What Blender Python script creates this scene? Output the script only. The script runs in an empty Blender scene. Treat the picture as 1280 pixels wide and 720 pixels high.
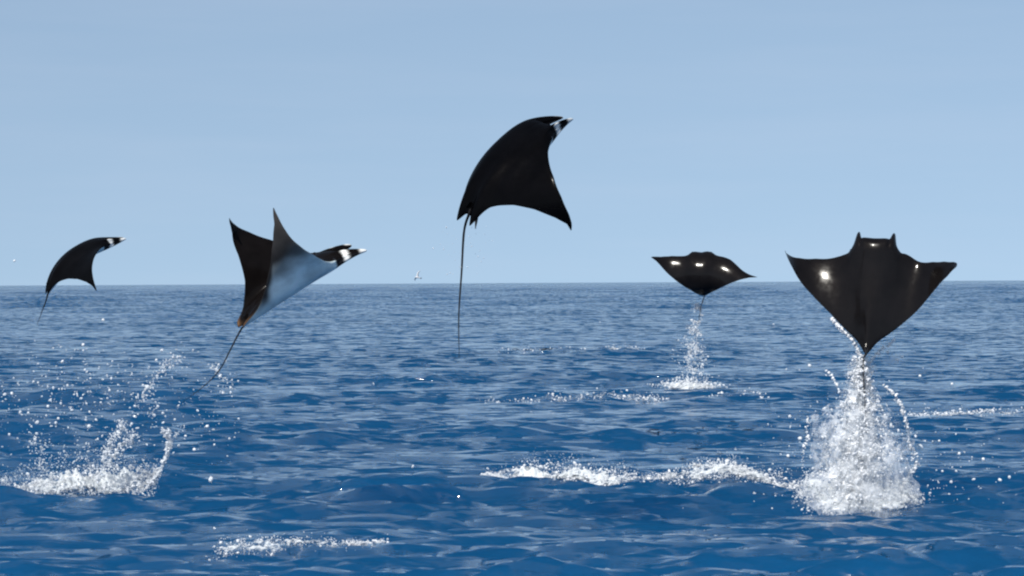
import bpy, bmesh, math, random
import numpy as np
from mathutils import Matrix, Vector

# ------------------------------------------------------------------ camera, sky, sun, exposure
scene = bpy.context.scene
COL = scene.collection
CAM_H = 1.78                       # eye height of somebody standing in a small boat
FPX = 2887.0                       # focal length in pixels of a 1280 px wide frame
ROLL = math.atan(6.5 / 1280)       # the horizon leans slightly
PITCH = -(360 - 353.25) / FPX

cam_data = bpy.data.cameras.new('camera')
cam_data.sensor_width = 36.0
cam_data.lens = 36.0 * FPX / 1280.0
cam_data.clip_start = 0.1
cam_data.clip_end = 60000.0
cam = bpy.data.objects.new('camera', cam_data)
COL.objects.link(cam)
cam.matrix_world = (Matrix.Translation((0, 0, CAM_H)) @ Matrix.Rotation(math.pi / 2 + PITCH, 4, 'X')
                    @ Matrix.Rotation(-ROLL, 4, 'Z'))
scene.camera = cam

SUN_EL = math.radians(48)
SUN_AZ = math.radians(205)         # clockwise from +Y (view direction): behind the camera, a little to its left

world = bpy.data.worlds.new('World')
scene.world = world
world.use_nodes = True
wn, wl = world.node_tree.nodes, world.node_tree.links
wn.clear()
w_out = wn.new('ShaderNodeOutputWorld')
w_bg = wn.new('ShaderNodeBackground')
w_sky = wn.new('ShaderNodeTexSky')
w_sky.sky_type = 'NISHITA'
w_sky.sun_disc = False
w_sky.sun_elevation = SUN_EL
w_sky.sun_rotation = SUN_AZ
w_sky.altitude = 0.0
w_sky.air_density = 1.0
w_sky.dust_density = 0.6
w_sky.ozone_density = 3.0
# thin high veil of cloud, very faint
w_tc = wn.new('ShaderNodeTexCoord')
w_map = wn.new('ShaderNodeMapping')
w_map.inputs['Scale'].default_value = (2.2, 2.2, 22.0)
w_noise = wn.new('ShaderNodeTexNoise')
w_noise.inputs['Scale'].default_value = 2.4
w_noise.inputs['Detail'].default_value = 5.0
w_noise.inputs['Roughness'].default_value = 0.55
w_ramp = wn.new('ShaderNodeValToRGB')
w_ramp.color_ramp.elements[0].position = 0.42
w_ramp.color_ramp.elements[0].color = (0, 0, 0, 1)
w_ramp.color_ramp.elements[1].position = 0.78
w_ramp.color_ramp.elements[1].color = (0.07, 0.07, 0.07, 1)
w_tint = wn.new('ShaderNodeMix'); w_tint.data_type = 'RGBA'; w_tint.blend_type = 'MULTIPLY'
w_tint.inputs['Factor'].default_value = 1.0
w_tint.inputs['B'].default_value = (1.34, 1.165, 0.97, 1)
w_mix = wn.new('ShaderNodeMix'); w_mix.data_type = 'RGBA'
w_mix.inputs['B'].default_value = (5.2, 5.3, 6.1, 1)
wl.new(w_tc.outputs['Generated'], w_map.inputs['Vector'])
wl.new(w_map.outputs['Vector'], w_noise.inputs['Vector'])
wl.new(w_noise.outputs['Fac'], w_ramp.inputs['Fac'])
# the sky model has single scattering only and yellows at the horizon: read it a little higher up, as the
# pale blue of a humid sea sky is near the horizon
w_sep = wn.new('ShaderNodeSeparateXYZ'); w_cmb = wn.new('ShaderNodeCombineXYZ')
w_abs = wn.new('ShaderNodeMath'); w_abs.operation = 'ABSOLUTE'
w_ma = wn.new('ShaderNodeMath'); w_ma.operation = 'MULTIPLY_ADD'
w_ma.inputs[1].default_value = 0.6; w_ma.inputs[2].default_value = 0.24
w_nrm = wn.new('ShaderNodeVectorMath'); w_nrm.operation = 'NORMALIZE'
wl.new(w_tc.outputs['Generated'], w_sep.inputs[0])
wl.new(w_sep.outputs['X'], w_cmb.inputs['X']); wl.new(w_sep.outputs['Y'], w_cmb.inputs['Y'])
wl.new(w_sep.outputs['Z'], w_abs.inputs[0]); wl.new(w_abs.outputs[0], w_ma.inputs[0])
wl.new(w_ma.outputs[0], w_cmb.inputs['Z']); wl.new(w_cmb.outputs[0], w_nrm.inputs[0])
wl.new(w_nrm.outputs['Vector'], w_sky.inputs['Vector'])
wl.new(w_sky.outputs['Color'], w_tint.inputs['A'])
wl.new(w_tint.outputs['Result'], w_mix.inputs['A'])
wl.new(w_ramp.outputs['Color'], w_mix.inputs['Factor'])
wl.new(w_mix.outputs['Result'], w_bg.inputs['Color'])
w_bg.inputs['Strength'].default_value = 0.15
wl.new(w_bg.outputs['Background'], w_out.inputs['Surface'])

sun_data = bpy.data.lights.new('sun', 'SUN')
sun_data.energy = 4.5
sun_data.angle = math.radians(0.53)
sun_data.color = (1.0, 0.955, 0.88)
sun = bpy.data.objects.new('sun', sun_data)
COL.objects.link(sun)
SUN_DIR = Vector((math.sin(SUN_AZ) * math.cos(SUN_EL), math.cos(SUN_AZ) * math.cos(SUN_EL), math.sin(SUN_EL)))
sun.rotation_euler = SUN_DIR.to_track_quat('Z', 'Y').to_euler()
sun.location = (0, -20, 40)

vs = scene.view_settings
vs.view_transform = 'Standard'
vs.look = 'None'
vs.exposure = 0.0
vs.gamma = 1.0
vs.use_curve_mapping = False
scene.cycles.filter_width = 2.2     # the photograph is a little soft

rng = np.random.default_rng(11)


# ------------------------------------------------------------------ helpers
def point_at(px, py, d):
    """A world point seen at photograph pixel (px, py), d metres along the view."""
    u = np.asarray(px, float) - 640.0
    w = np.asarray(py, float) - 360.0
    cr, sr = math.cos(ROLL), math.sin(ROLL)
    a = u * cr - w * sr
    b = u * sr + w * cr
    c, s = math.cos(PITCH), math.sin(PITCH)
    X = a / FPX * d
    V = -b / FPX * d
    return np.stack([X, d * c - V * s, CAM_H + d * s + V * c], -1)


def on_water(px, py):
    """The point of the mean water plane seen at photograph pixel (px, py)."""
    p = point_at(px, py, 1.0)
    o = np.array([0, 0, CAM_H])
    v = p - o
    return o + v * (-CAM_H / v[..., 2])[..., None]


def smooth01(x, a, b):
    t = np.clip((x - a) / (b - a), 0, 1)
    return t * t * (3 - 2 * t)


def mesh_object(name, verts, faces_flat, loop_totals, material, parent=None, smooth=True):
    """Fast mesh from numpy arrays: flat vertex indices and the corner count of each face."""
    me = bpy.data.meshes.new(name)
    verts = np.asarray(verts, np.float32)
    faces_flat = np.asarray(faces_flat, np.int32).ravel()
    loop_totals = np.asarray(loop_totals, np.int32)
    me.vertices.add(len(verts))
    me.vertices.foreach_set('co', verts.ravel())
    me.loops.add(len(faces_flat))
    me.loops.foreach_set('vertex_index', faces_flat)
    me.polygons.add(len(loop_totals))
    starts = np.concatenate([[0], np.cumsum(loop_totals)[:-1]]).astype(np.int32)
    me.polygons.foreach_set('loop_start', starts)
    me.polygons.foreach_set('use_smooth', np.full(len(loop_totals), smooth))
    me.update(calc_edges=True)
    me.validate()
    me.materials.append(material)
    ob = bpy.data.objects.new(name, me)
    COL.objects.link(ob)
    if parent is not None:
        ob.parent = parent
    return ob


def tag(ob, label=None, category=None, group=None, kind=None):
    if label: ob['label'] = label
    if category: ob['category'] = category
    if group: ob['group'] = group
    if kind: ob['kind'] = kind
    return ob


def new_material(name):
    m = bpy.data.materials.new(name)
    m.use_nodes = True
    nt = m.node_tree
    b = nt.nodes['Principled BSDF']
    return m, nt, b


# ------------------------------------------------------------------ materials
def water_material():
    m, nt, b = new_material('sea_water')
    b.inputs['Base Color'].default_value = (0.002, 0.056, 0.148, 1)
    b.inputs['Roughness'].default_value = 0.06
    b.inputs['IOR'].default_value = 1.333
    # light scattered back from below the surface
    b.subsurface_method = 'BURLEY'
    b.inputs['Subsurface Weight'].default_value = 1.0
    b.inputs['Subsurface Radius'].default_value = (0.3, 0.8, 1.0)
    b.inputs['Subsurface Scale'].default_value = 8.0
    tc = nt.nodes.new('ShaderNodeTexCoord')
    # wind ripples too small for the mesh tilt the normal; the mesh says how much slope it leaves out
    mp = nt.nodes.new('ShaderNodeMapping'); mp.inputs['Scale'].default_value = (0.4, 1.0, 1.0)
    n1 = nt.nodes.new('ShaderNodeTexNoise'); n1.inputs['Scale'].default_value = 5.0
    n1.inputs['Detail'].default_value = 3.0; n1.inputs['Roughness'].default_value = 0.6
    n1.inputs['Distortion'].default_value = 0.3
    at = nt.nodes.new('ShaderNodeAttribute'); at.attribute_name = 'lost_slope'
    gain = nt.nodes.new('ShaderNodeMath'); gain.operation = 'MULTIPLY_ADD'
    gain.inputs[1].default_value = 13.0; gain.inputs[2].default_value = 1.0
    geo = nt.nodes.new('ShaderNodeNewGeometry')
    sub = nt.nodes.new('ShaderNodeVectorMath'); sub.operation = 'SUBTRACT'; sub.inputs[1].default_value = (0.5, 0.5, 0.5)
    flat = nt.nodes.new('ShaderNodeVectorMath'); flat.operation = 'MULTIPLY'; flat.inputs[1].default_value = (0.8, 1.0, 0.0)
    sc = nt.nodes.new('ShaderNodeVectorMath'); sc.operation = 'SCALE'
    add = nt.nodes.new('ShaderNodeVectorMath'); add.operation = 'ADD'
    nrm = nt.nodes.new('ShaderNodeVectorMath'); nrm.operation = 'NORMALIZE'
    L = nt.links
    L.new(tc.outputs['Object'], mp.inputs['Vector'])
    L.new(mp.outputs['Vector'], n1.inputs['Vector'])
    L.new(n1.outputs['Color'], sub.inputs[0]); L.new(sub.outputs['Vector'], flat.inputs[0])
    L.new(at.outputs['Fac'], gain.inputs[0])
    L.new(flat.outputs['Vector'], sc.inputs[0]); L.new(gain.outputs[0], sc.inputs['Scale'])
    L.new(geo.outputs['Normal'], add.inputs[0]); L.new(sc.outputs['Vector'], add.inputs[1])
    L.new(add.outputs['Vector'], nrm.inputs[0])
    L.new(nrm.outputs['Vector'], b.inputs['Normal'])
    return m


def skin_material(name, coat):
    m, nt, b = new_material(name)
    at = nt.nodes.new('ShaderNodeAttribute'); at.attribute_name = 'hide_colour'
    tc = nt.nodes.new('ShaderNodeTexCoord')
    n = nt.nodes.new('ShaderNodeTexNoise'); n.inputs['Scale'].default_value = 7.0; n.inputs['Detail'].default_value = 6.0
    mr = nt.nodes.new('ShaderNodeMapRange'); mr.inputs['From Min'].default_value = 0.3; mr.inputs['From Max'].default_value = 0.7
    mr.inputs['To Min'].default_value = 0.7; mr.inputs['To Max'].default_value = 1.25
    mx = nt.nodes.new('ShaderNodeMix'); mx.data_type = 'RGBA'; mx.blend_type = 'MULTIPLY'; mx.inputs['Factor'].default_value = 1.0
    L = nt.links
    L.new(tc.outputs['Object'], n.inputs['Vector'])
    L.new(n.outputs['Fac'], mr.inputs['Value'])
    L.new(at.outputs['Color'], mx.inputs['A'])
    L.new(mr.outputs['Result'], mx.inputs['B'])
    L.new(mx.outputs['Result'], b.inputs['Base Color'])
    b.inputs['Roughness'].default_value = 0.42
    b.inputs['IOR'].default_value = 1.35
    b.inputs['Specular IOR Level'].default_value = 0.0
    b.inputs['Coat Weight'].default_value = coat       # film of sea water
    n3 = nt.nodes.new('ShaderNodeTexNoise'); n3.inputs['Scale'].default_value = 22.0; n3.inputs['Detail'].default_value = 4.0
    mr3 = nt.nodes.new('ShaderNodeMapRange'); mr3.inputs['From Min'].default_value = 0.35; mr3.inputs['From Max'].default_value = 0.65
    mr3.inputs['To Min'].default_value = 0.11; mr3.inputs['To Max'].default_value = 0.2
    L.new(tc.outputs['Object'], n3.inputs['Vector']); L.new(n3.outputs['Fac'], mr3.inputs['Value'])
    L.new(mr3.outputs['Result'], b.inputs['Coat Roughness'])
    b.inputs['Coat IOR'].default_value = 1.33
    bp = nt.nodes.new('ShaderNodeBump'); bp.inputs['Strength'].default_value = 0.12; bp.inputs['Distance'].default_value = 0.01
    L.new(n.outputs['Fac'], bp.inputs['Height'])
    L.new(bp.outputs['Normal'], b.inputs['Normal'])
    return m


def foam_material():
    m, nt, b = new_material('white_foam')
    b.inputs['Base Color'].default_value = (0.80, 0.82, 0.84, 1)
    b.inputs['Roughness'].default_value = 0.35
    b.inputs['IOR'].default_value = 1.33
    return m


def drop_material():
    m, nt, b = new_material('water_drops')
    b.inputs['Base Color'].default_value = (0.88, 0.92, 0.96, 1)
    b.inputs['Roughness'].default_value = 0.12
    b.inputs['IOR'].default_value = 1.33
    b.inputs['Transmission Weight'].default_value = 0.35
    return m


def sheet_material():
    """Torn, aerated film of water."""
    m, nt, b = new_material('water_film')
    b.inputs['Base Color'].default_value = (0.85, 0.89, 0.93, 1)
    b.inputs['Roughness'].default_value = 0.2
    b.inputs['IOR'].default_value = 1.33
    tc = nt.nodes.new('ShaderNodeTexCoord')
    n = nt.nodes.new('ShaderNodeTexNoise'); n.inputs['Scale'].default_value = 11.0; n.inputs['Detail'].default_value = 5.0
    n.inputs['Distortion'].default_value = 1.2
    r = nt.nodes.new('ShaderNodeMapRange'); r.inputs['From Min'].default_value = 0.35; r.inputs['From Max'].default_value = 0.75
    r.inputs['To Min'].default_value = 0.02; r.inputs['To Max'].default_value = 0.48
    mp = nt.nodes.new('ShaderNodeMapping'); mp.inputs['Scale'].default_value = (1.0, 1.0, 0.55)
    nt.links.new(tc.outputs['Object'], mp.inputs['Vector'])
    nt.links.new(mp.outputs['Vector'], n.inputs['Vector'])
    nt.links.new(n.outputs['Fac'], r.inputs['Value'])
    nt.links.new(r.outputs['Result'], b.inputs['Alpha'])
    return m


def foam_skin_material():
    """Ragged lace of foam lying on the water."""
    m, nt, b = new_material('foam_lace')
    b.inputs['Base Color'].default_value = (0.64, 0.68, 0.70, 1)
    b.inputs['Roughness'].default_value = 0.5
    tc = nt.nodes.new('ShaderNodeTexCoord')
    mp = nt.nodes.new('ShaderNodeMapping'); mp.inputs['Scale'].default_value = (0.7, 0.8, 1.6)
    n = nt.nodes.new('ShaderNodeTexNoise'); n.inputs['Scale'].default_value = 20.0; n.inputs['Detail'].default_value = 6.0
    n.inputs['Roughness'].default_value = 0.65; n.inputs['Distortion'].default_value = 0.8
    at = nt.nodes.new('ShaderNodeAttribute'); at.attribute_name = 'cover'
    ad = nt.nodes.new('ShaderNodeMath'); ad.operation = 'ADD'
    r = nt.nodes.new('ShaderNodeMapRange'); r.inputs['From Min'].default_value = 0.93; r.inputs['From Max'].default_value = 1.12
    r.inputs['To Min'].default_value = 0.0; r.inputs['To Max'].default_value = 0.95
    nt.links.new(tc.outputs['Object'], mp.inputs['Vector'])
    nt.links.new(mp.outputs['Vector'], n.inputs['Vector'])
    nt.links.new(n.outputs['Fac'], ad.inputs[0]); nt.links.new(at.outputs['Fac'], ad.inputs[1])
    nt.links.new(ad.outputs[0], r.inputs['Value'])
    nt.links.new(r.outputs['Result'], b.inputs['Alpha'])
    return m


def plain(name, col, rough=0.5):
    m, nt, b = new_material(name)
    tc = nt.nodes.new('ShaderNodeTexCoord')
    n = nt.nodes.new('ShaderNodeTexNoise'); n.inputs['Scale'].default_value = 20.0
    mx = nt.nodes.new('ShaderNodeMix'); mx.data_type = 'RGBA'
    mx.inputs['A'].default_value = (*[c * 0.88 for c in col], 1); mx.inputs['B'].default_value = (*col, 1)
    nt.links.new(tc.outputs['Object'], n.inputs['Vector'])
    nt.links.new(n.outputs['Fac'], mx.inputs['Factor'])
    nt.links.new(mx.outputs['Result'], b.inputs['Base Color'])
    b.inputs['Roughness'].default_value = rough
    return m


M_WATER = water_material()
M_SKIN = skin_material('wet_ray_skin', 0.55)
M_SKIN_DULL = skin_material('drained_ray_skin', 0.14)
M_FOAM = foam_material()
M_DROP = drop_material()
M_FILM = sheet_material()
M_LACE = foam_skin_material()
M_EYE = plain('dark_eye', (0.01, 0.01, 0.012), 0.08)
M_FEATHER = plain('white_feather', (0.8, 0.8, 0.8), 0.6)
M_FEATHER_GREY = plain('grey_feather', (0.35, 0.37, 0.4), 0.6)
M_BEAK = plain('yellow_beak', (0.6, 0.36, 0.06), 0.4)

# ------------------------------------------------------------------ the sea
# waves: many small components, crests sharpened, running roughly towards the boat
NW = 120
w_lam = np.exp(rng.uniform(math.log(0.13), math.log(6.0), NW))
w_dir = rng.normal(0.0, 0.42, NW) + math.radians(-82)
w_ph = rng.uniform(0, 2 * math.pi, NW)
w_k = 2 * math.pi / w_lam
w_steep = 0.040 * np.interp(w_lam, [0.2, 0.8, 1.6, 4.0], [1.55, 1.35, 0.36, 0.22]) * np.exp(rng.normal(0, 0.3, NW))
w_amp = w_steep / w_k
# longer wind waves on the open water farther out
o_lam = np.exp(rng.uniform(math.log(2.5), math.log(28.0), 40))
o_dir = rng.normal(0.0, 0.5, 40) + math.radians(-82)
o_ph = rng.uniform(0, 2 * math.pi, 40)
g_k = 2 * math.pi / np.exp(rng.uniform(math.log(5), math.log(40), 14))
g_d = rng.uniform(0, math.pi, 14)
g_p = rng.uniform(0, 6.28, 14)

# ridges of churned water: (x, y, half length, half width, height)
RIDGES = []


def ridge_from_pixels(x0, y0, x1, y1, half_width, height):
    a = on_water(x0, y0); b = on_water(x1, y1)
    RIDGES.append((a, b, half_width, height))


ridge_from_pixels(650, 600, 985, 612, 0.22, 0.055)
ridge_from_pixels(20, 612, 190, 610, 0.30, 0.035)
ridge_from_pixels(1000, 628, 1150, 628, 0.28, 0.03)
ridge_from_pixels(275, 694, 420, 690, 0.16, 0.022)
ridge_from_pixels(620, 443, 810, 440, 0.9, 0.10)
ridge_from_pixels(600, 503, 800, 500, 0.5, 0.06)
ridge_from_pixels(1140, 520, 1290, 519, 0.5, 0.06)
ridge_from_pixels(470, 478, 570, 476, 0.6, 0.09)


def sea_height(x, y, spacing=None, lost=None):
    h = np.zeros_like(x)
    g = np.zeros_like(x)
    for k, d, p in zip(g_k, g_d, g_p):
        g += np.sin(k * (x * math.cos(d) * 0.6 + y * math.sin(d)) + p)
    gust = np.clip(1.0 + 0.16 * g, 0.35, 1.7)
    for lam, k, d, p, a in zip(w_lam, w_k, w_dir, w_ph, w_amp):
        th = k * (x * math.cos(d) + y * math.sin(d)) + p
        v = a * (np.exp(np.sin(th)) - 1.266) * 0.8
        if lam < 2.5:
            v = v * gust
        if spacing is not None:
            f = smooth01(lam / spacing, 2.2, 5.0)
            v = v * f
            if lost is not None:
                lost += (0.72 * a * k * gust) ** 2 * (1 - f * f)
        h += v
    far = np.hypot(x, y)
    m = far > 55
    if spacing is not None and m.any():
        xf, yf, sf = x[m], y[m], spacing[m]
        grow = smooth01(far[m], 55, 260)
        acc = np.zeros_like(xf)
        for lam, d, p in zip(o_lam, o_dir, o_ph):
            k = 2 * math.pi / lam
            acc += 0.024 / k * (np.exp(np.sin(k * (xf * math.cos(d) + yf * math.sin(d)) + p)) - 1.266) * 0.8 * smooth01(lam / sf, 2.0, 4.0)
        h[m] += acc * grow
    for a, b, hw, ht in RIDGES:
        d = b[:2] - a[:2]
        L = np.hypot(*d); e = d / L
        t = (x - a[0]) * e[0] + (y - a[1]) * e[1]
        n = -(x - a[0]) * e[1] + (y - a[1]) * e[0]
        h += ht * np.exp(-(n / hw) ** 2) * smooth01(t, -0.3 * hw, 0.8 * hw) * smooth01(L - t, -0.3 * hw, 0.8 * hw) \
            * (0.8 + 0.35 * np.sin(t * 7.0 + 1.3) + 0.25 * np.sin(t * 13.7))
    return h


def build_sea():
    # distances of the rows: fine near the boat, coarse towards the horizon
    d = [5.0]
    while d[-1] < 9000:
        D = d[-1]
        d.append(D + 0.034 * max(D / 10, 0.9) ** 1.22)
    d = np.array(d)
    # directions: fine ahead of the boat, coarser to the sides
    a_in = np.linspace(-0.262, 0.262, 780)
    a_out = 0.262 + np.cumsum(np.linspace(0.0008, 0.02, 90))
    ang = np.concatenate([-a_out[::-1], a_in, a_out])
    A, Dm = np.meshgrid(ang, d)
    x = Dm * np.sin(A); y = Dm * np.cos(A)
    rowsp = np.gradient(d)[:, None]
    colsp = np.gradient(ang)[None, :] * Dm
    sp = np.maximum(rowsp * np.ones_like(A), colsp * 0.6)
    lost = np.zeros(x.size)
    z = sea_height(x.ravel(), y.ravel(), sp.ravel(), lost).reshape(x.shape)
    z *= 1 - smooth01(Dm, 1500, 5000)
    nr, nc = x.shape
    idx = np.arange(nr * nc).reshape(nr, nc)
    q = np.stack([idx[:-1, :-1], idx[:-1, 1:], idx[1:, 1:], idx[1:, :-1]], -1).reshape(-1, 4)
    v = np.stack([x.ravel(), y.ravel(), z.ravel()], -1)
    ob = mesh_object('sea', v, q.ravel(), np.full(len(q), 4), M_WATER)
    at = ob.data.attributes.new('lost_slope', 'FLOAT', 'POINT')
    at.data.foreach_set('value', np.sqrt(lost).astype(np.float32))
    tag(ob, 'open blue sea covered in small choppy waves out to the horizon', 'sea', kind='structure')
    return ob


sea = build_sea()


def build_back_sea():
    """The same sea to the sides and behind the boat, coarse."""
    d = 5.0 * np.exp(np.linspace(0, math.log(9000 / 5.0), 60))
    lim = 0.262 + float(np.sum(np.linspace(0.0008, 0.02, 90)))
    ang = np.linspace(lim, 2 * math.pi - lim, 90)
    A, Dm = np.meshgrid(ang, d)
    x = Dm * np.sin(A); y = Dm * np.cos(A)
    nr, nc = x.shape
    idx = np.arange(nr * nc).reshape(nr, nc)
    q = np.stack([idx[:-1, :-1], idx[:-1, 1:], idx[1:, 1:], idx[1:, :-1]], -1).reshape(-1, 4)
    v = np.stack([x.ravel(), y.ravel(), np.zeros(x.size)], -1)
    c = len(v)
    v = np.concatenate([v, [[0, 0, 0]]])
    inner = np.concatenate([idx[0]])
    tri = np.stack([np.full(nc - 1, c), inner[:-1], inner[1:]], -1)
    flat = np.concatenate([q.ravel(), tri.ravel()])
    tot = np.concatenate([np.full(len(q), 4), np.full(len(tri), 3)])
    ob = mesh_object('sea', v, flat, tot, M_WATER)
    tag(ob, 'open blue sea behind the boat', 'sea', kind='structure')


build_back_sea()

# ------------------------------------------------------------------ the leaping rays
G = np.linspace(0, 0.5, 1001)


def soft(xs, ys, sig):
    f = np.interp(G, xs, ys)
    n = int(sig / 0.0005 * 3)
    k = np.exp(-0.5 * (np.arange(-n, n + 1) * 0.0005 / sig) ** 2); k /= k.sum()
    pad = np.concatenate([f[1:n + 1][::-1], f, 2 * f[-1] - f[-n - 1:-1][::-1]])
    return np.convolve(pad, k, 'valid')


LEAD = soft([0, .05, .08, .1, .115, .135, .17, .22, .3, .38, .45, .485, .5],
            [.265, .265, .262, .25, .222, .188, .158, .13, .082, .012, -.07, -.125, -.165], 0.006)
TRAIL = soft([0, .018, .032, .048, .064, .08, .1, .135, .2, .3, .4, .46, .5],
             [-.285, -.29, -.315, -.325, -.30, -.255, -.222, -.2, -.17, -.145, -.135, -.14, -.17], 0.005)
TRAIL_CLOSED = soft([0, .012, .03, .05, .07, .1, .135, .2, .3, .4, .46, .5],      # pelvic fins folded in
                    [-.315, -.305, -.275, -.25, -.232, -.213, -.197, -.17, -.145, -.135, -.14, -.17], 0.006)
THICK = soft([0, .05, .1, .15, .2, .3, .4, .5], [.105, .1, .078, .052, .034, .018, .010, .003], 0.018)


def ray_surface(P, U, V):
    """Upper and lower surface of a ray one unit wide: U across the span, V from the trailing to the leading edge."""
    s = np.abs(U) * .5
    sg = np.sign(U)
    ww = s / .5
    bl = np.sin(np.pi * np.clip((ww - .2) / .8, 0, 1))
    yl = np.interp(s, G, LEAD) + P['le'] * bl + P['dle'] * bl * sg + P['hd'] * smooth01(s, .14, .08) \
        + (P.get('sh', 0) + P.get('dsh', 0) * sg) * np.exp(-((s - .165) / .045) ** 2)
    yt = np.interp(s, G, TRAIL_CLOSED if P.get('pt') else TRAIL) + P['te'] * bl - P['pv'] * np.exp(-((s - .048) / .016) ** 2)
    q = np.linspace(0, .5, 401); w = q / .5
    X = np.zeros_like(s); Z = np.zeros_like(s); TH = np.zeros_like(s)
    for side in (-1, 1):
        th = (P['a0'] + side * P['d0']) * smooth01(q, .03, .16) + (P['a1'] + side * P['d1']) * w + P['a3'] * w ** 3
        th = th + (P.get('hump', 0) + side * P.get('dhump', 0)) * np.sin(2 * np.pi * np.clip((w - .1) / .75, 0, 1))
        dq = q[1] - q[0]
        cx = np.concatenate([[0], np.cumsum(np.cos((th[1:] + th[:-1]) / 2) * dq)])
        cz = np.concatenate([[0], np.cumsum(np.sin((th[1:] + th[:-1]) / 2) * dq)])
        m = (sg >= 0) if side > 0 else (sg < 0)
        X[m] = side * np.interp(s[m], q, cx); Z[m] = np.interp(s[m], q, cz); TH[m] = side * np.interp(s[m], q, th)
    sw = (P['sw'] + sg * P['dsw']) * ww ** 2
    v = V[None, :]
    ext = .115 * P.get('ce', 1.0) * np.exp(-np.abs((s - .09) / .0125) ** 2.6)
    y = yt[:, None] + (yl - yt)[:, None] * v + ext[:, None] * smooth01(v, .86, 1)
    wt = ww[:, None]
    k1 = P['k1'] * (1 - wt) + P['kt'] * wt; k2 = P['k2'] * (1 - wt)
    cb = P['cb'] * 8
    phi = lambda a: k1 * a + k2 * a * a * np.sign(a) + cb * np.clip(a - .22, 0, 1)
    Y = 0; N = 0
    for t in (np.arange(12) + .5) / 12:
        Y = Y + np.cos(phi(y * t)); N = N + np.sin(phi(y * t))
    Y = Y / 12 * y; N = N / 12 * y
    ph = phi(y)
    tw = (P['tw'] + sg[:, None] * P['dtw']) * wt ** 2
    T = np.interp(s, G, THICK)[:, None]
    vm = .58
    p = np.interp(s, [0, .09, .13, .2], [P.get('hp', 5), P.get('hp', 5), 4, 2.2])[:, None]
    r = np.clip(v / vm, 0, 1)
    f = np.where(v > vm, np.sqrt(np.clip(1 - (np.clip(v - vm, 0, 1) / (1 - vm)) ** p, 0, 1)), r ** .9 * (2 - r) ** .9)
    T = T * f * (1 - .6 * smooth01(v, .88, 1) * np.exp(-((s - .09) / .02) ** 4)[:, None])
    Xc = X[:, None] - (sg * np.exp(-((s - .09) / .022) ** 2))[:, None] * P.get('ci', 0) * smooth01(v, .86, 1)
    out = []
    for k in (.62, -.38):
        n = N + k * T * np.cos(ph); yy = Y - k * T * np.sin(ph)
        y2 = yy * np.cos(tw) - n * np.sin(tw); n2 = n * np.cos(tw) + yy * np.sin(tw)
        th = TH[:, None]
        out.append(np.stack([Xc - np.sin(th) * n2, y2 + sw[:, None], Z[:, None] + np.cos(th) * n2], -1))
    return out[0], out[1], y


def tube(path, radii, seg=8):
    path = np.asarray(path, float)
    n = len(path)
    tan = np.gradient(path, axis=0); tan /= np.linalg.norm(tan, axis=1)[:, None]
    ref = np.array([0.3, 0.9, 0.2])
    verts = []
    for i in range(n):
        a = np.cross(tan[i], ref); a /= np.linalg.norm(a); b = np.cross(tan[i], a)
        for j in range(seg):
            t = 2 * math.pi * j / seg
            verts.append(path[i] + radii[i] * (math.cos(t) * a + math.sin(t) * b))
    faces = []
    for i in range(n - 1):
        for j in range(seg):
            faces.append((i * seg + j, i * seg + (j + 1) % seg, (i + 1) * seg + (j + 1) % seg, (i + 1) * seg + j))
    return np.array(verts), faces


def spline(pts, n):
    """Catmull-Rom through the points."""
    pts = np.asarray(pts, float)
    p = np.concatenate([[2 * pts[0] - pts[1]], pts, [2 * pts[-1] - pts[-2]]])
    out = []
    m = len(pts) - 1
    for t in np.linspace(0, m - 1e-6, n):
        i = int(t); f = t - i
        a, b, c, d = p[i], p[i + 1], p[i + 2], p[i + 3]
        out.append(.5 * (2 * b + (c - a) * f + (2 * a - 5 * b + 4 * c - d) * f * f + (3 * b - a - 3 * c + d) * f ** 3))
    return np.array(out)


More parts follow.
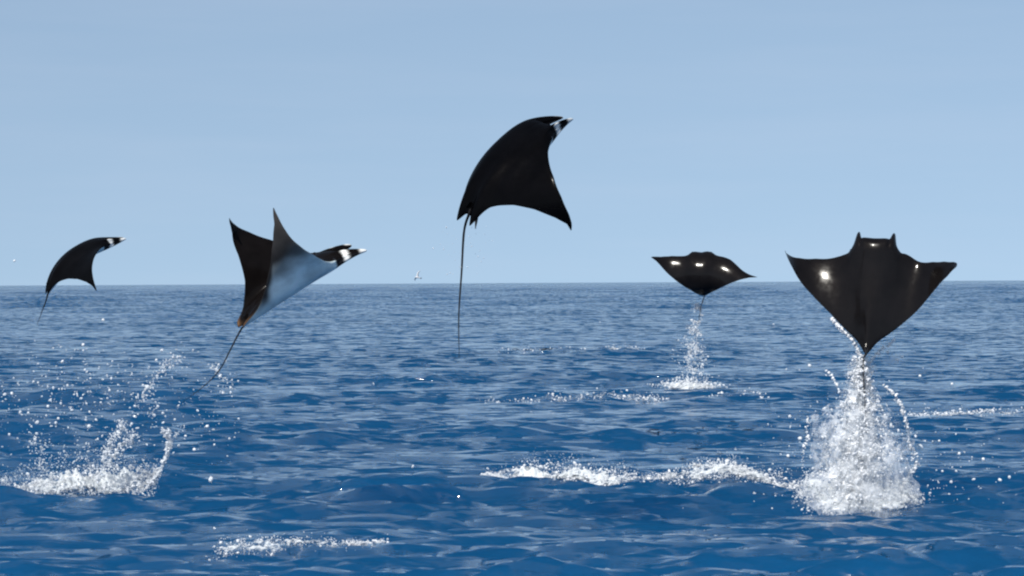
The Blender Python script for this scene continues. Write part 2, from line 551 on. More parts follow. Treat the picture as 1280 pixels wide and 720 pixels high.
def build_ray(spec, name, label):
    P = spec['P']; W = spec['W']
    R = np.array(spec['R']); c = np.array(spec['c'])
    half = np.concatenate([np.linspace(0, .06, 18, endpoint=False), np.linspace(.06, .125, 44, endpoint=False),
                           np.linspace(.125, .2, 16, endpoint=False), np.linspace(.2, .5, 46)]) / .5
    U = np.concatenate([-half[1:][::-1], half])
    V = np.concatenate([np.linspace(0, .08, 6, endpoint=False), np.linspace(.08, .84, 30, endpoint=False),
                        np.linspace(.84, .985, 16, endpoint=False), 1 - np.array([.015, .009, .005, .002, 0])])
    top, bot, yr = ray_surface(P, U, V)
    nu, nv = len(U), len(V)
    verts = np.concatenate([top.reshape(-1, 3), bot.reshape(-1, 3)]) * W
    # lower rim vertices are the upper ones
    it = np.arange(nu * nv).reshape(nu, nv)
    ib = it + nu * nv
    ib[:, 0] = it[:, 0]; ib[:, -1] = it[:, -1]; ib[0, :] = it[0, :]; ib[-1, :] = it[-1, :]
    qt = np.stack([it[:-1, :-1], it[1:, :-1], it[1:, 1:], it[:-1, 1:]], -1).reshape(-1, 4)
    qb = np.stack([ib[:-1, :-1], ib[:-1, 1:], ib[1:, 1:], ib[1:, :-1]], -1).reshape(-1, 4)
    # hide colours from the ray's own markings
    s = np.abs(U)[:, None] * .5 * np.ones_like(yr)
    ear = np.array(spec.get('back', (.006, .005, .005)))
    white = np.array([.74, .84, .83])
    top_c = np.ones((nu, nv, 3)) * ear
    bot_c = np.ones((nu, nv, 3)) * white
    vv = V[None, :] * np.ones_like(yr)
    wob = .012 * np.sin(s * 60) + .010 * np.sin(yr * 45 + s * 20)
    dark_tip = smooth01(s + wob - .10 * (vv - .5), .20, .37)
    dark_trail = smooth01(.16 - vv + wob, 0, .12)
    dk = np.maximum(dark_tip, dark_trail * smooth01(s, .05, .16))[..., None]
    bot_c = bot_c * (1 - dk) + np.array([.045, .043, .042]) * dk
    hd = P['hd']
    collar = smooth01(yr - hd, .185, .2) * (s < .2)
    collar = (collar * smooth01(.19 - s, 0, .03))[..., None]
    bot_c = bot_c * (1 - collar) + np.array([.012, .012, .014]) * collar
    patch = smooth01(1 - ((yr - hd - .258) / .018) ** 2 - ((s - .100) / .0105) ** 2, .0, .4)
    tipw = smooth01(yr - hd, .326, .338) * smooth01(.379 - yr + hd, -.01, .012) * smooth01(s, .084, .092)
    wmask = np.clip(patch + tipw, 0, 1)[..., None]
    bot_c = bot_c * (1 - wmask) + np.array([.82, .83, .8]) * wmask
    if spec.get('white_head'):
        wt = wmask * smooth01(s, .083, .09)[..., None]
        top_c = top_c * (1 - wt) + np.array([.82, .83, .8]) * wt
    # pale shoulder edge
    pel = (smooth01(.06 - vv, 0, .05) * np.exp(-((s - .05) / .02) ** 2))[..., None] * spec.get('brown', 0.0)
    top_c = top_c * (1 - pel) + np.array([.22, .12, .06]) * pel
    cols = np.concatenate([top_c.reshape(-1, 3), bot_c.reshape(-1, 3)])
    # whip tail
    to_loc = lambda p: (np.asarray(p) - c) @ R
    mid = nu // 2
    root = verts[it[mid, 0]] * 1.0
    tip_in = verts[it[mid, 4]] * .5 + verts[ib[mid, 4]] * .5
    tail_pts = [tip_in, root] + [to_loc(point_at(px, py, c[1] + dd)) for px, py, dd in spec['tail']]
    path = spline(tail_pts, 60)
    f = np.linspace(0, 1, 60)
    rad = W * (0.0042 + 0.0085 * np.exp(-f * 14) + .0022 * (1 - f)) * (1 - .75 * f ** 3) * spec.get('tail_w', 1.0)
    tv, tf = tube(path, rad, 8)
    off = len(verts)
    verts = np.concatenate([verts, tv])
    cols = np.concatenate([cols, np.ones((len(tv), 3)) * np.array([.02, .019, .02])])
    tq = np.array(tf) + off
    faces = np.concatenate([qt, qb, tq])
    used = np.zeros(len(verts), bool); used[faces.ravel()] = True
    remap = np.cumsum(used) - 1
    ob = mesh_object(name, verts[used], remap[faces].ravel(), np.full(len(faces), 4), M_SKIN_DULL if spec.get('dull') else M_SKIN)
    col = ob.data.color_attributes.new('hide_colour', 'FLOAT_COLOR', 'POINT')
    rgba = np.ones((int(used.sum()), 4), np.float32); rgba[:, :3] = cols[used]
    col.data.foreach_set('color', rgba.ravel())
    m = np.eye(4); m[:3, :3] = R; m[:3, 3] = c
    ob.matrix_world = Matrix(m.tolist())
    tag(ob, label, 'manta ray', 'rays leaping out of the sea')
    # small dorsal fin at the root of the tail
    a = verts[it[mid, 1]]; b = verts[it[mid, 9]]
    up = verts[it[mid, 9]] - verts[ib[mid, 9]]; up = up / np.linalg.norm(up)
    side = np.cross(b - a, up); side /= np.linalg.norm(side)
    prof = [(0, 0), (.25, .012), (.1, .040), (-.15, .052), (-.28, .046), (-.1, .02), (-.12, 0.0)]
    Lb = np.linalg.norm(b - a); e = (b - a) / Lb
    pv = []
    for sgn in (-1, 1):
        for t, h in prof:
            pv.append(a + e * (t + .35) * Lb * .9 + up * (h * .6 - .004) * W + side * sgn * W * .0035 * (1 - h / .06))
    n = len(prof)
    fl = [list(range(n))[::-1], list(range(n, 2 * n))] + [[i, (i + 1) % n, n + (i + 1) % n, n + i] for i in range(n)]
    fin = mesh_object('dorsal_fin', np.array(pv), np.concatenate(fl), [len(x) for x in fl], M_SKIN, ob, smooth=False)
    fc = fin.data.color_attributes.new('hide_colour', 'FLOAT_COLOR', 'POINT')
    rg = np.ones((2 * n, 4), np.float32); rg[:, :3] = spec.get('back', (.006, .005, .005))
    fc.data.foreach_set('color', rg.ravel())
    # eyes on the sides of the head
    for sgn in (-1, 1):
        iu = int(np.argmin(np.abs(U - sgn * .117 / .5))); iv = int(np.argmin(np.abs(V - .965)))
        p = (verts[it[iu, iv]] + verts[ib[iu, iv]]) / 2
        bm = bmesh.new()
        bmesh.ops.create_uvsphere(bm, u_segments=12, v_segments=8, radius=.0095 * W, matrix=Matrix.Translation(p.tolist()))
        for fc2 in bm.faces: fc2.smooth = True
        me = bpy.data.meshes.new('eye'); bm.to_mesh(me); bm.free(); me.materials.append(M_EYE)
        eo = bpy.data.objects.new('eye', me); COL.objects.link(eo); eo.parent = ob
    return ob


RAYS = {}
RAYS[1] = dict(W=1.4052,
    R=[[0.36969, 0.78773, -0.49277], [-0.92297, 0.25021, -0.29245], [-0.10708, 0.56292, 0.81954]],
    c=[-4.1461, 22.0007, 2.045],
    P={'a0': 0.3417, 'a1': -1.0753, 'a3': 0.6078, 'd0': -0.1104, 'd1': 0.2723, 'k1': -1.8467, 'k2': -0.1711, 'kt': -0.7154, 'sw': 0.0361, 'tw': 0.9092, 'le': -0.0004, 'dle': 0.0037, 'hd': -0.0204, 'te': 0.0161, 'pv': 0.01, 'dsw': -0.0089, 'dtw': -0.0142, 'cb': 0.2655, 'hump': -0.0961, 'dhump': 0.0299, 'ci': 0.035})
RAYS[2] = dict(W=1.5745,
    R=[[0.37855, 0.77563, -0.50507], [-0.92523, 0.30203, -0.22964], [-0.02557, 0.55424, 0.83197]],
    c=[-1.6344, 17.0, 1.7633],
    P={'a0': 0.7937, 'a1': 0.519, 'a3': -0.2095, 'd0': -0.2034, 'd1': -0.1985, 'k1': -0.6341, 'k2': -0.5066, 'kt': 0.9104, 'sw': 0.0634, 'tw': -1.1073, 'le': -0.008, 'dle': 0.0004, 'hd': 0.0208, 'te': 0.0217, 'pv': -0.0178, 'dsw': 0.0402, 'dtw': -0.1238, 'cb': -0.153, 'hump': 0.1807, 'dhump': -0.1797, 'ci': 0.03})
RAYS[3] = dict(W=1.5609,
    R=[[0.62378, 0.65806, -0.42173], [-0.72614, 0.2883, -0.62418], [-0.28916, 0.69559, 0.65768]],
    c=[-0.039, 16.002, 2.6077],
    P={'a0': -0.3877, 'a1': -0.0326, 'a3': -0.6829, 'd0': 0.251, 'd1': 0.2356, 'k1': -1.2281, 'k2': 0.0328, 'kt': 0.7487, 'sw': -0.0148, 'tw': 0.7514, 'le': -0.0357, 'dle': -0.0207, 'hd': 0.0119, 'te': 0.0062, 'pv': 0.012, 'dsw': 0.0273, 'dtw': 0.3047, 'cb': -0.1623, 'hump': 0.0445, 'dhump': 0.0159, 'ci': 0.04})
RAYS[4] = dict(W=1.6082,
    R=[[0.97345, -0.00845, -0.22873], [-0.22206, 0.20733, -0.95274], [0.05547, 0.97823, 0.19995]],
    c=[3.1166, 38.0005, 1.9354],
    P={'a0': -0.2401, 'a1': 0.841, 'a3': -0.9576, 'd0': 0.4275, 'd1': -0.8203, 'k1': -4.3484, 'k2': -2.7727, 'kt': 0.7229, 'sw': 0.1505, 'tw': -0.7113, 'le': 0.0255, 'dle': 0.0197, 'hd': -0.0003, 'te': -0.0041, 'pv': 0.0, 'dsw': -0.1493, 'dtw': -0.1561, 'cb': 0.4959, 'hump': 0.0398, 'dhump': -0.1074, 'ci': 0.0, 'pt': 1.0, 'ce': 0.25})
RAYS[5] = dict(W=1.5700,
    R=[[0.95884, 0.11405, -0.26005], [-0.27962, 0.2197, -0.93464], [-0.04946, 0.96888, 0.24255]],
    c=[2.8633, 18.3998, 1.6577],
    P={'a0': -0.0243, 'a1': 0.386, 'a3': 0.1443, 'd0': 0.2705, 'd1': -0.2932, 'k1': 1.1166, 'k2': -1.808, 'kt': 0.3654, 'sw': 0.2873, 'tw': -0.5687, 'le': 0.0017, 'dle': 0.0003, 'hd': 0.0208, 'te': 0.0184, 'pv': 0.0, 'dsw': -0.0034, 'dtw': 0.2056, 'cb': -1.2727, 'hump': -0.0581, 'dhump': -0.2159, 'ci': 0.0, 'pt': 1.0, 'sh': 0.02, 'dsh': 0.01, 'hp': 14, 'ce': 0.62})
RAYS[1].update(dull=True, back=(.003, .003, .0035), tail=[(57.5, 376, .02), (53, 388, .05), (46, 407, .12)], white_head=True)
RAYS[2].update(dull=True, tail_w=.75, tail=[(300, 414, .02), (288, 437, .05), (276, 460, .1), (258, 480, .15), (228, 503, .2)], white_head=True, brown=.9)
RAYS[3].update(dull=True, tail=[(580, 290, .02), (577, 340, .05), (573.5, 395, .08), (574, 448, .1)], white_head=True, back=(.002, .002, .0025))
RAYS[4].update(tail=[(876, 384, -.02), (875, 392, -.05), (872, 408, -.1)])
RAYS[5].update(tail=[(1080, 447, -.02), (1079, 462, -.05), (1081, 500, -.1), (1083, 540, -.15)])
build_ray(RAYS[1], 'leaping_ray', 'small far ray arching over the horizon with drooping wings and a short thin tail')
build_ray(RAYS[2], 'leaping_ray', 'ray with both wings raised showing its pale white belly')
build_ray(RAYS[3], 'leaping_ray', 'big black ray highest in the air with a long whip tail hanging straight down')
build_ray(RAYS[4], 'leaping_ray', 'small dark ray with bright sun glints above a thin spray column')
build_ray(RAYS[5], 'leaping_ray', 'big dark ray with wings spread wide and two head horns above a white splash')

# ------------------------------------------------------------------ spray and foam
OCT_V = np.array([[1, 0, 0], [-1, 0, 0], [0, 1, 0], [0, -1, 0], [0, 0, 1], [0, 0, -1]], float)
OCT_F = np.array([[0, 2, 4], [2, 1, 4], [1, 3, 4], [3, 0, 4], [2, 0, 5], [1, 2, 5], [3, 1, 5], [0, 3, 5]])
_t = (1 + 5 ** .5) / 2
ICO_V = np.array([[-1, _t, 0], [1, _t, 0], [-1, -_t, 0], [1, -_t, 0], [0, -1, _t], [0, 1, _t], [0, -1, -_t], [0, 1, -_t],
                  [_t, 0, -1], [_t, 0, 1], [-_t, 0, -1], [-_t, 0, 1]]) / math.hypot(1, _t)
ICO_F = np.array([[0, 11, 5], [0, 5, 1], [0, 1, 7], [0, 7, 10], [0, 10, 11], [1, 5, 9], [5, 11, 4], [11, 10, 2], [10, 7, 6],
                  [7, 1, 8], [3, 9, 4], [3, 4, 2], [3, 2, 6], [3, 6, 8], [3, 8, 9], [4, 9, 5], [2, 4, 11], [6, 2, 10], [8, 6, 7], [9, 8, 1]])


def beads(name, pts, rad, material, parent, stretch=0.35):
    """One mesh of many little blobs of water."""
    pts = np.asarray(pts, float); rad = np.asarray(rad, float)
    big = rad > 0.0065
    V = []; F = []; off = 0
    for tv, tf, m in ((ICO_V, ICO_F, big), (OCT_V, OCT_F, ~big)):
        p = pts[m]; r = rad[m]
        if not len(p): continue
        sc = np.exp(rng.normal(0, stretch, (len(p), 3)))
        a = rng.uniform(0, 6.28, len(p)); ca, sa = np.cos(a), np.sin(a)
        b = tv[None] * (r[:, None] * sc)[:, None, :]
        x = b[..., 0] * ca[:, None] - b[..., 2] * sa[:, None]
        z = b[..., 0] * sa[:, None] + b[..., 2] * ca[:, None]
        b = np.stack([x, b[..., 1], z], -1) + p[:, None, :]
        V.append(b.reshape(-1, 3))
        F.append((tf[None] + (np.arange(len(p)) * len(tv))[:, None, None]).reshape(-1, 3) + off)
        off += len(p) * len(tv)
    V = np.concatenate(V); F = np.concatenate(F)
    ob = mesh_object(name, V, F.ravel(), np.full(len(F), 3), material, parent)
    ob['kind'] = 'stuff'
    return ob


class Web:
    """Smooth random field; |value| small marks thin films, two of them mark threads."""
    def __init__(self, scale, n=14):
        d = rng.normal(size=(n, 3)); d /= np.linalg.norm(d, axis=1)[:, None]
        self.k = d * (2 * math.pi / (scale * np.exp(rng.normal(0, .35, n))))[:, None]
        self.p = rng.uniform(0, 6.28, n)

    def __call__(self, x):
        return np.sin(x @ self.k.T + self.p).sum(1) / math.sqrt(len(self.p) / 2)


def threads(x, scale, eps):
    w1, w2 = Web(scale), Web(scale)
    a = np.abs(w1(x)); b = np.abs(w2(x))
    return np.minimum(np.exp(-(a / eps) ** 2) + .0, 1) * .35 + np.exp(-(a / (2 * eps)) ** 2 - (b / (2 * eps)) ** 2)


def splash_root(x, y, label, group=None):
    e = bpy.data.objects.new('water_splash', None)
    e.empty_display_size = .2
    COL.objects.link(e)
    tag(e, label, 'splash', group)
    e.location = (x, y, 0)
    return e


def local(pts, e):
    return np.asarray(pts) - np.array(e.location)


def lognorm(n, med, sig, lo, hi):
    return np.clip(med * np.exp(rng.normal(0, sig, n)), lo, hi)


def foam_line(e, path, n, spread_y, height, rmed, mat, name, thr=.3, depth=.15):
    """Broken foam along a line of photograph pixels on the water."""
    path = spline([(x, y, h) for x, y, h in path], 200)
    i = rng.integers(0, 200, n * 4)
    base = on_water(path[i, 0] + rng.normal(0, 3, len(i)), path[i, 1])
    h = path[i, 2]
    p = base.copy()
    p[:, 1] += rng.normal(0, depth, len(i))
    u = rng.uniform(0, 1, len(i)) ** 1.5
    p[:, 2] = sea_height(p[:, 0], p[:, 1]) + u * h * height
    w = threads(p, .16, thr)
    keep = rng.uniform(0, 1, len(i)) < w * 1.1
    q = p[keep][:n]
    r = lognorm(len(q), rmed, .42, rmed * .4, rmed * 3)
    return beads(name, local(q, e), r, mat, e)


def foam_lace(e, path, half_depth, height, cover=.62):
    """A lumpy skin of foam over the churned water along a line of photograph pixels."""
    n, k = 260, 26
    path = spline([(x, y, h) for x, y, h in path], n)
    base = on_water(path[:, 0], path[:, 1])
    u = np.linspace(-1, 1, k)
    x = base[:, 0][:, None] + 0 * u[None, :]
    y = base[:, 1][:, None] + half_depth * u[None, :]
    hump = (np.cos(u * math.pi / 2) ** 1.3)[None, :] * path[:, 2][:, None]
    wb = Web(.13); wc = Web(.06)
    pts = np.stack([x.ravel(), y.ravel(), 0 * x.ravel()], -1)
    lump = (wb(pts) * .5 + wc(pts) * .35).reshape(x.shape)
    z = sea_height(x.ravel(), y.ravel()).reshape(x.shape) + .004 + height * hump * (.6 + .35 * lump)
    ends = smooth01(np.linspace(0, 1, n), 0, .10) * smooth01(1 - np.linspace(0, 1, n), 0, .10)
    cov = cover * np.clip(hump * 1.5, 0, 1) ** .5 * ends[:, None] * (1 + .12 * lump)
    idx = np.arange(n * k).reshape(n, k)
    q = np.stack([idx[:-1, :-1], idx[1:, :-1], idx[1:, 1:], idx[:-1, 1:]], -1).reshape(-1, 4)
    ob = mesh_object('foam_lace', local(np.stack([x.ravel(), y.ravel(), z.ravel()], -1), e), q.ravel(), np.full(len(q), 4), M_LACE, e)
    at = ob.data.attributes.new('cover', 'FLOAT', 'POINT')
    at.data.foreach_set('value', cov.ravel().astype(np.float32))
    ob['kind'] = 'stuff'


# --- the tall splash under the wide-winged ray
def big_splash():
    D = 18.55
    c = on_water(1076, 630)
    e = splash_root(c[0], c[1], 'tall frothy white splash column rising under the wide-winged ray')
    pxm = D / FPX
    zc = [0, .12, .3, .5, .68, .82, .95, 1.08, 1.2]
    left = [-.47, -.44, -.40, -.38, -.34, -.22, -.11, -.13, -.10]
    right = [.46, .43, .41, .37, .31, .20, .10, .13, .11]

    def sample(n):
        z = rng.beta(1.0, 1.35, n) * 1.2
        l = np.interp(z, zc, left); r = np.interp(z, zc, right)
        th = rng.uniform(0, 2 * math.pi, n)
        rho = rng.uniform(0, 1, n) ** .6
        mid = (l + r) / 2; hw = (r - l) / 2
        x = mid + hw * rho * np.cos(th)
        y = hw * .8 * rho * np.sin(th)
        return np.stack([x, y, z], -1), rho
    p, rho = sample(240000)
    w = threads(p, .26, .16)
    core = np.exp(-((p[:, 0] - (-.08 + .10 * p[:, 2])) / (.20 - .10 * np.clip(p[:, 2], 0, 1.2))) ** 2)
    base = np.exp(-p[:, 2] / .30)
    dens = w * (.09 + .95 * core + .28 * base) + .05 * core
    dens *= np.where(p[:, 2] > .85, .8, 1.0)
    keep = rng.uniform(0, 1, len(p)) < dens * .24
    q = p[keep]
    r = lognorm(len(q), .0034, .5, .0015, .016)
    # bright beads strung along the threads
    b = rng.uniform(0, 1, len(q)) < .04
    r[b] = rng.uniform(.009, .017, b.sum())
    q[:, 2] -= 0.02
    beads('spray_drops', q, r, M_DROP, e)
    # fine mist hanging round it
    p, rho = sample(60000)
    p[:, 0] *= 1.05
    keep = rng.uniform(0, 1, len(p)) < (.10 + .6 * np.exp(-((p[:, 0]) / .24) ** 2)) * (.35 + .65 * threads(p, .3, .4))
    q = p[keep][:16000]
    beads('mist', q, rng.uniform(.0012, .0022, len(q)), M_DROP, e)
    # frothy heart
    p, rho = sample(90000)
    w = threads(p, .15, .30)
    core = np.exp(-((p[:, 0] - (-.10 + .14 * p[:, 2])) / .15) ** 2) * np.exp(-((p[:, 2] - .30) / .30) ** 2) \
        + .8 * np.exp(-((p[:, 0] - .02) / .05) ** 2) * np.exp(-((p[:, 2] - 1.08) / .10) ** 2) \
        + .55 * np.exp(-((p[:, 0] - .02) / .07) ** 2) * np.exp(-((p[:, 2] - .8) / .22) ** 2)
    keep = rng.uniform(0, 1, len(p)) < core * (w * .8 + .08) * 1.3
    q = p[keep]
    beads('froth', q, lognorm(len(q), .0048, .45, .0025, .014), M_FOAM, e)
    # torn films: a bell of water and ragged sheets inside it
    for shell, (fr, top, cut) in enumerate(((1.0, .80, -.35), (.72, .95, -.1), (.48, 1.1, .0), (.3, 1.18, .1))):
        nt_, nz = 72, 34
        th = np.linspace(0, 2 * math.pi, nt_, endpoint=False)
        zz = np.linspace(-.12, top, nz)
        wob = Web(.30); wob2 = Web(.10)
        vs_ = []
        for z in zz:
            l = np.interp(z, zc, left); r_ = np.interp(z, zc, right)
            for t in th:
                vs_.append(((l + r_) / 2 - .05 * (1 - fr) + fr * (r_ - l) / 2 * math.cos(t), fr * (r_ - l) / 2 * .8 * math.sin(t), z))
        vs_ = np.array(vs_)
        k = 1 + .10 * wob(vs_) + .035 * wob2(vs_)
        vs_[:, 0] *= k; vs_[:, 1] *= k
        fl = []
        for i in range(nz - 1):
            for j in range(nt_):
                fl.append((i * nt_ + j, i * nt_ + (j + 1) % nt_, (i + 1) * nt_ + (j + 1) % nt_, (i + 1) * nt_ + j))
        fl = np.array(fl)
        cen = vs_[fl].mean(1)
        tear = Web(.16)(cen) - 1.4 * (cen[:, 2] - top * .58) / (top * .5)
        fl = fl[tear > cut]
        mesh_object('water_film', vs_, fl.ravel(), np.full(len(fl), 4), M_FILM, e)
    # foam heaped round the foot
    foam_lace(e, [(995, 628, .5), (1030, 630, .9), (1075, 631, 1), (1120, 630, .9), (1155, 628, .4)], .34, .07, .60)
    foam_line(e, [(990, 630, .4), (1030, 632, .9), (1075, 632, 1), (1120, 631, .9), (1152, 629, .3)], 2200, 0, .13, .0036, M_FOAM, 'foot_foam', .28, .13)
    # loose drops thrown wide
    n = 700
    a = rng.normal(0, 1, n)
    x = .05 + a * .42; z = np.abs(rng.normal(0, .38, n)) + .02
    y = rng.normal(0, .35, n)
    beads('loose_drops', np.stack([x, y, z], -1), lognorm(n, .0045, .45, .002, .014), M_DROP, e)
    # single bright drops
    spots = [(1174, 551), (1199, 567), (1178, 589), (1229, 574), (1215, 627), (1036, 466), (1041, 473), (1046, 481), (1012, 457),
             (1170, 620), (1250, 600), (1110, 440), (1122, 450), (1000, 548), (1150, 470), (1190, 480), (985, 570), (1128, 446)]
    q = np.array([point_at(px, py, D + rng.normal(0, .15)) for px, py in spots])
    beads('bright_drops', local(q, e), rng.uniform(.010, .018, len(q)), M_FOAM, e, .15)
    # arc of drops along the right-hand edge
    arc = spline([(1106, 482, 0), (1120, 497, 0), (1131, 520, 0), (1137, 552, 0), (1146, 579, 0), (1132, 600, 0), (1124, 618, 0)], 120)
    arc2 = spline([(1010, 520, 0), (1008, 548, 0), (1003, 575, 0), (1012, 610, 0)], 60)
    arc3 = spline([(1032, 462, 0), (1040, 472, 0), (1050, 490, 0)], 20)
    drip = spline([(1040, 399, 0), (1047, 407, 0), (1055, 415, 0), (1067, 427, 0), (1076, 446, 0)], 150)      # water running off the wing
    drip2 = spline([(1118, 424, 0), (1110, 432, 0), (1098, 440, 0), (1088, 452, 0)], 60)
    q = np.array([point_at(px + rng.normal(0, 1.3), py + rng.normal(0, 1.3), D + rng.normal(-.05, .06)) for px, py, _ in np.concatenate([arc, arc, arc2, arc3])])
    qd = np.array([point_at(px + rng.normal(0, .9), py + rng.normal(0, .9), 18.38 + rng.normal(0, .02)) for px, py, _ in np.concatenate([drip, drip, drip2])])
    beads('dripping_water', local(qd, e), lognorm(len(qd), .0075, .35, .004, .015), M_FOAM, e)
    beads('drop_string', local(q, e), lognorm(len(q), .0065, .4, .003, .014), M_FOAM, e)


big_splash()


# --- thin column under the small dark ray
def thin_splash():
    c = on_water(862, 486)
    D = c[1]
    m = D / FPX
    e = splash_root(c[0], c[1], 'thin broken column of spray falling below the small dark ray')
    z = rng.beta(.9, 1.2, 26000) * 108 * m
    cx = np.interp(z / m, [0, 20, 50, 75, 95, 110], [0, 3, 4, 8, 10, 12]) * m
    hw = np.interp(z / m, [0, 12, 30, 55, 80, 110], [34, 24, 19, 14, 8, 6]) * m
    p = np.stack([cx + hw * rng.normal(0, .5, len(z)), hw * rng.normal(0, .5, len(z)), z], -1)
    w = threads(p, .30, .22)
    keep = rng.uniform(0, 1, len(p)) < w * np.interp(z / m, [0, 10, 40, 110], [.8, .62, .46, .36])
    q = p[keep]
    beads('spray_drops', q, lognorm(len(q), .0060, .5, .003, .02), M_DROP, e)
    n = 900
    x = rng.normal(0, 17, n) * m; y = rng.normal(0, .25, n); z = np.abs(rng.normal(0, 4.0, n)) * m + .02
    beads('foam_collar', np.stack([x, y, z], -1), lognorm(n, .008, .4, .004, .022), M_FOAM, e)
    foam_lace(e, [(832, 486, .5), (850, 487, 1), (872, 487, 1), (892, 485, .4)], .45, .06, .58)


thin_splash()


def left_splash():
    c = on_water(110, 612)
    D = c[1]; m = D / FPX
    e = splash_root(c[0], c[1], 'low ragged splash with curling jets behind the white-bellied ray')
    foam_line(e, [(15, 614, .25), (60, 612, .6), (105, 610, 1), (140, 609, .8), (180, 608, .4), (196, 607, .3)], 4600, 0, .21, .0040, M_FOAM, 'foam', .28, .16)
    foam_lace(e, [(5, 614, .25), (60, 612, .6), (105, 610, 1), (140, 609, .8), (180, 608, .5), (200, 606, .3)], .26, .15, .62)
    foam_line(e, [(-10, 614, .3), (40, 612, .6), (105, 610, 1), (150, 609, .7), (198, 606, .3)], 3600, 0, .42, .0034, M_DROP, 'spray_drops', .3, .18)

    def jet(name, pts, n, wid, r):
        s = spline([(x, y, 0) for x, y in pts], 160)
        i = rng.integers(0, 160, n)
        f = i / 160.
        q = np.array([point_at(s[k, 0] + rng.normal(0, wid * (.5 + .8 * g)), s[k, 1] + rng.normal(0, wid * (.5 + .8 * g)), D + rng.normal(0, .05)) for k, g in zip(i, f)])
        keep = threads(q, .14, .4) > rng.uniform(0, .7, n)
        beads(name, local(q[keep], e), lognorm(int(keep.sum()), r, .4, r * .4, r * 2.6), M_DROP, e)
    jet('water_jet', [(186, 607), (198, 592), (207, 573), (212, 556), (210, 545), (203, 537)], 900, 1.7, .0062)
    jet('water_jet', [(212, 552), (220, 542), (228, 537)], 130, 2.2, .005)
    jet('water_jet', [(120, 600), (134, 582), (146, 565), (160, 553), (166, 545)], 800, 3.2, .006)
    jet('water_jet', [(130, 576), (136, 556), (148, 540), (154, 528)], 700, 4.0, .0055)
    jet('water_jet', [(60, 600), (52, 570), (50, 545)], 500, 7.0, .0045)
    jet('water_jet', [(172, 508), (182, 488), (196, 468), (214, 452), (230, 446)], 420, 4.5, .0062)
    jet('water_jet', [(188, 520), (196, 508), (190, 495)], 120, 4.0, .005)
    jet('water_jet', [(262, 452), (275, 468), (284, 484)], 160, 4.0, .006)
    jet('water_jet', [(278, 490), (286, 480), (292, 474)], 70, 3.0, .006)
    n = 900
    px = np.concatenate([rng.uniform(-10, 300, 500), rng.normal(110, 65, 400)])
    py = np.concatenate([rng.normal(520, 45, 500), rng.normal(490, 30, 400)])
    ok = (py > 425) & (py < 600)
    q = np.array([point_at(a, b, D + rng.normal(0, .35)) for a, b in zip(px[ok], py[ok])])
    beads('loose_drops', local(q, e), lognorm(len(q), .0042, .55, .0018, .013), M_DROP, e)
    spots = [(42, 477), (113, 473), (112, 515), (73, 523), (137, 488), (259, 533), (202, 471), (104, 431), (129, 400), (78, 452), (243, 562), (268, 556),
             (15, 492), (97, 495), (60, 508), (223, 507), (126, 503), (232, 545), (4, 601), (18, 326)]
    q = np.array([point_at(a, b, D + rng.normal(0, .2)) for a, b in spots])
    beads('bright_drops', local(q, e), rng.uniform(.009, .017, len(q)), M_FOAM, e, .15)


left_splash()


def foam_streak(label, path, n, height, rmed, drops, depth=.15, thr=.3, cover=.62):
    a = on_water(*[np.mean([q[k] for q in path]) for k in (0, 1)])
    e = bpy.data.objects.new('foam_streak', None)
    COL.objects.link(e); e.location = (a[0], a[1], 0)
    tag(e, label, 'foam', 'foam streaks on the sea')
    foam_lace(e, path, depth * 1.5, height * .8, cover)
    foam_line(e, path, n, 0, height, rmed, M_FOAM, 'foam', thr, depth)
    foam_line(e, path, drops, 0, height * 1.8, rmed * .6, M_DROP, 'spray_drops', thr, depth * 1.4)


foam_streak('long breaking ridge of white foam running up to the tall splash column',
            [(605, 596, .1), (630, 600, .5), (670, 603, 1.15), (710, 605, 1.1), (750, 607, .7), (800, 609, .45), (850, 610, .4), (900, 610, .6), (930, 609, .7), (965, 610, .45), (1000, 612, .6)],
            7500, .13, .0040, 3000, .14, .30, .64)
foam_streak('short thin patch of grey white foam below the white-bellied ray',
            [(262, 692, .5), (300, 691, .8), (350, 689, .9), (400, 687, .8), (430, 686, .5), (452, 683, .3), (482, 681, .3)], 1000, .065, .0034, 400, .13, .24, .49)
foam_streak('sparse line of sparkling foam bits beside the foot of the thin spray column',
            [(600, 503, .3), (650, 503, .4), (700, 502, .5), (760, 501, .7), (800, 500, .8), (835, 501, .3)], 420, .10, .008, 260, .30, .22, .40)
foam_streak('faint broken foam line on dark ripples under the highest ray',
            [(620, 441, .3), (680, 440, .5), (740, 439, .6), (780, 438, .8), (815, 439, .3)], 260, .12, .010, 200, .6, .2, .42)
foam_streak('faint thin foam line on the open water beyond the tall splash column',
            [(1135, 519, .4), (1180, 518, .7), (1220, 519, .6), (1285, 518, .7)], 420, .10, .007, 260, .35, .22, .46)
foam_streak('few pale foam flecks between the two spray columns',
            [(885, 497, .3), (930, 496, .6), (960, 500, .4)], 110, .08, .008, 80, .35, .22, .38)


def drop_cloud():
    """Drops shaken from the highest ray's tail and flecks of spray about the sea."""
    n = 60
    px = rng.normal(575, 22, n); py = rng.uniform(282, 345, n)
    q = np.array([point_at(a, b, 16 + rng.normal(0, .15)) for a, b in zip(px, py)])
    spots = [(750, 398), (967, 401), (516, 585), (467, 478), (557, 619), (610, 588), (262, 706), (268, 665)]
    q2 = np.array([on_water(a, b + 6) for a, b in spots]); q2[:, 2] += .06
    r = np.concatenate([lognorm(n, .0028, .3, .0015, .005), np.clip(q2[:, 1] / 1800., .008, .03)])
    ob = beads('flying_drops', np.concatenate([q, q2]), r, M_DROP, None)
    tag(ob, 'scattered single water drops in the air and on the sea', 'drops', kind='stuff')


drop_cloud()


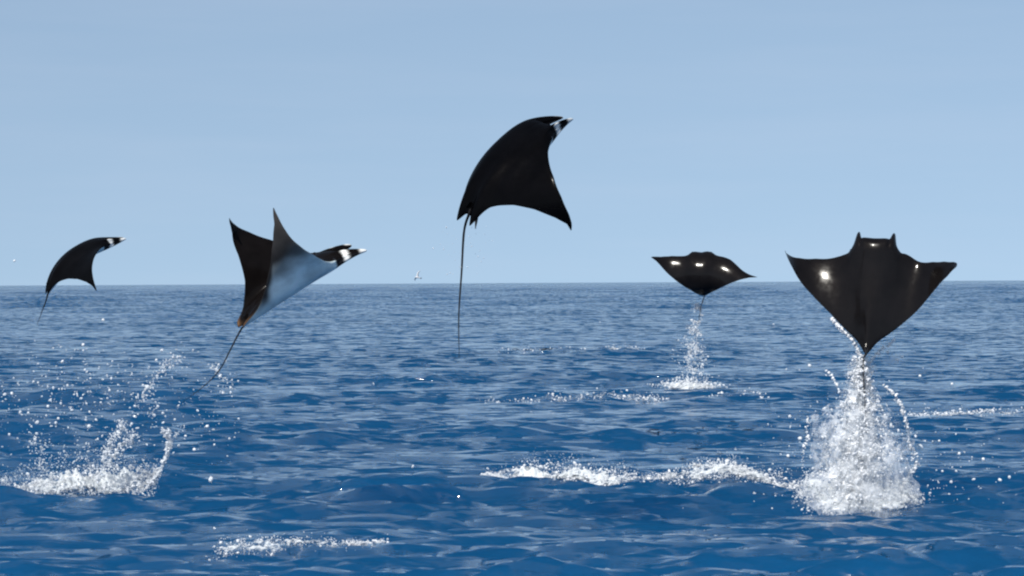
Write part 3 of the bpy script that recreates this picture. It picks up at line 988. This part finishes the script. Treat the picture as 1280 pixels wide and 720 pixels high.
# ------------------------------------------------------------------ far white seabird
def build_gull():
    p = point_at(522, 347, 190.)
    e = bpy.data.objects.new('seabird', None)
    COL.objects.link(e); e.location = p.tolist()
    e.rotation_euler = (math.radians(52), math.radians(-12), math.radians(205))
    e.scale = (0.95, 0.95, 0.95)
    tag(e, 'tiny white seabird gliding just above the horizon', 'bird')
    # body: a spindle along x
    t = np.linspace(0, 1, 15)
    path = np.stack([.24 - .50 * t, 0 * t, .03 * np.sin(t * 3)], -1)
    rad = .075 * np.sin(np.pi * np.clip(t * .92 + .04, 0, 1)) ** .7 * (1 - .25 * t)
    v, f = tube(path, rad, 10)
    body = mesh_object('body', v, np.array(f).ravel(), np.full(len(f), 4), M_FEATHER, e)
    v, f = tube(np.stack([.225 + .07 * t, 0 * t, -.01 * t], -1), .014 * (1 - .85 * t), 6)
    mesh_object('beak', v, np.array(f).ravel(), np.full(len(f), 4), M_BEAK, e)
    for sg in (-1, 1):
        n = 14
        u = np.linspace(0, 1, n)
        yy = sg * (.03 + .56 * u)
        zz = .04 + .30 * np.sin(u * 1.5) - .05 * u
        xf = .10 + .06 * np.sin(u * 3.1) - .16 * u ** 2
        ch = .19 * (1 - u) ** .45 * (1 - .25 * u) + .01
        vv = []
        for i in range(n):
            for fx, dz in ((0, 0), (.3, .014), (1, 0), (.4, -.010)):
                vv.append((xf[i] - ch[i] * fx, yy[i], zz[i] + dz * (1 - u[i] * .7)))
        ff = []
        for i in range(n - 1):
            for j in range(4):
                ff.append((i * 4 + j, i * 4 + (j + 1) % 4, (i + 1) * 4 + (j + 1) % 4, (i + 1) * 4 + j))
        mesh_object('wing', np.array(vv), np.array(ff).ravel(), np.full(len(ff), 4), M_FEATHER, e)
    tv = np.array([(-.22, -.03, .02), (-.22, .03, .02), (-.38, .08, .02), (-.39, 0, .02), (-.38, -.08, .02),
                   (-.22, -.03, .008), (-.22, .03, .008), (-.38, .08, .012), (-.39, 0, .012), (-.38, -.08, .012)])
    fl = [[0, 1, 2, 3, 4], [9, 8, 7, 6, 5]] + [[i, i + 5, (i + 1) % 5 + 5, (i + 1) % 5] for i in range(5)]
    mesh_object('tail_feathers', tv, np.concatenate(fl), [len(x) for x in fl], M_FEATHER_GREY, e, smooth=False)


build_gull()
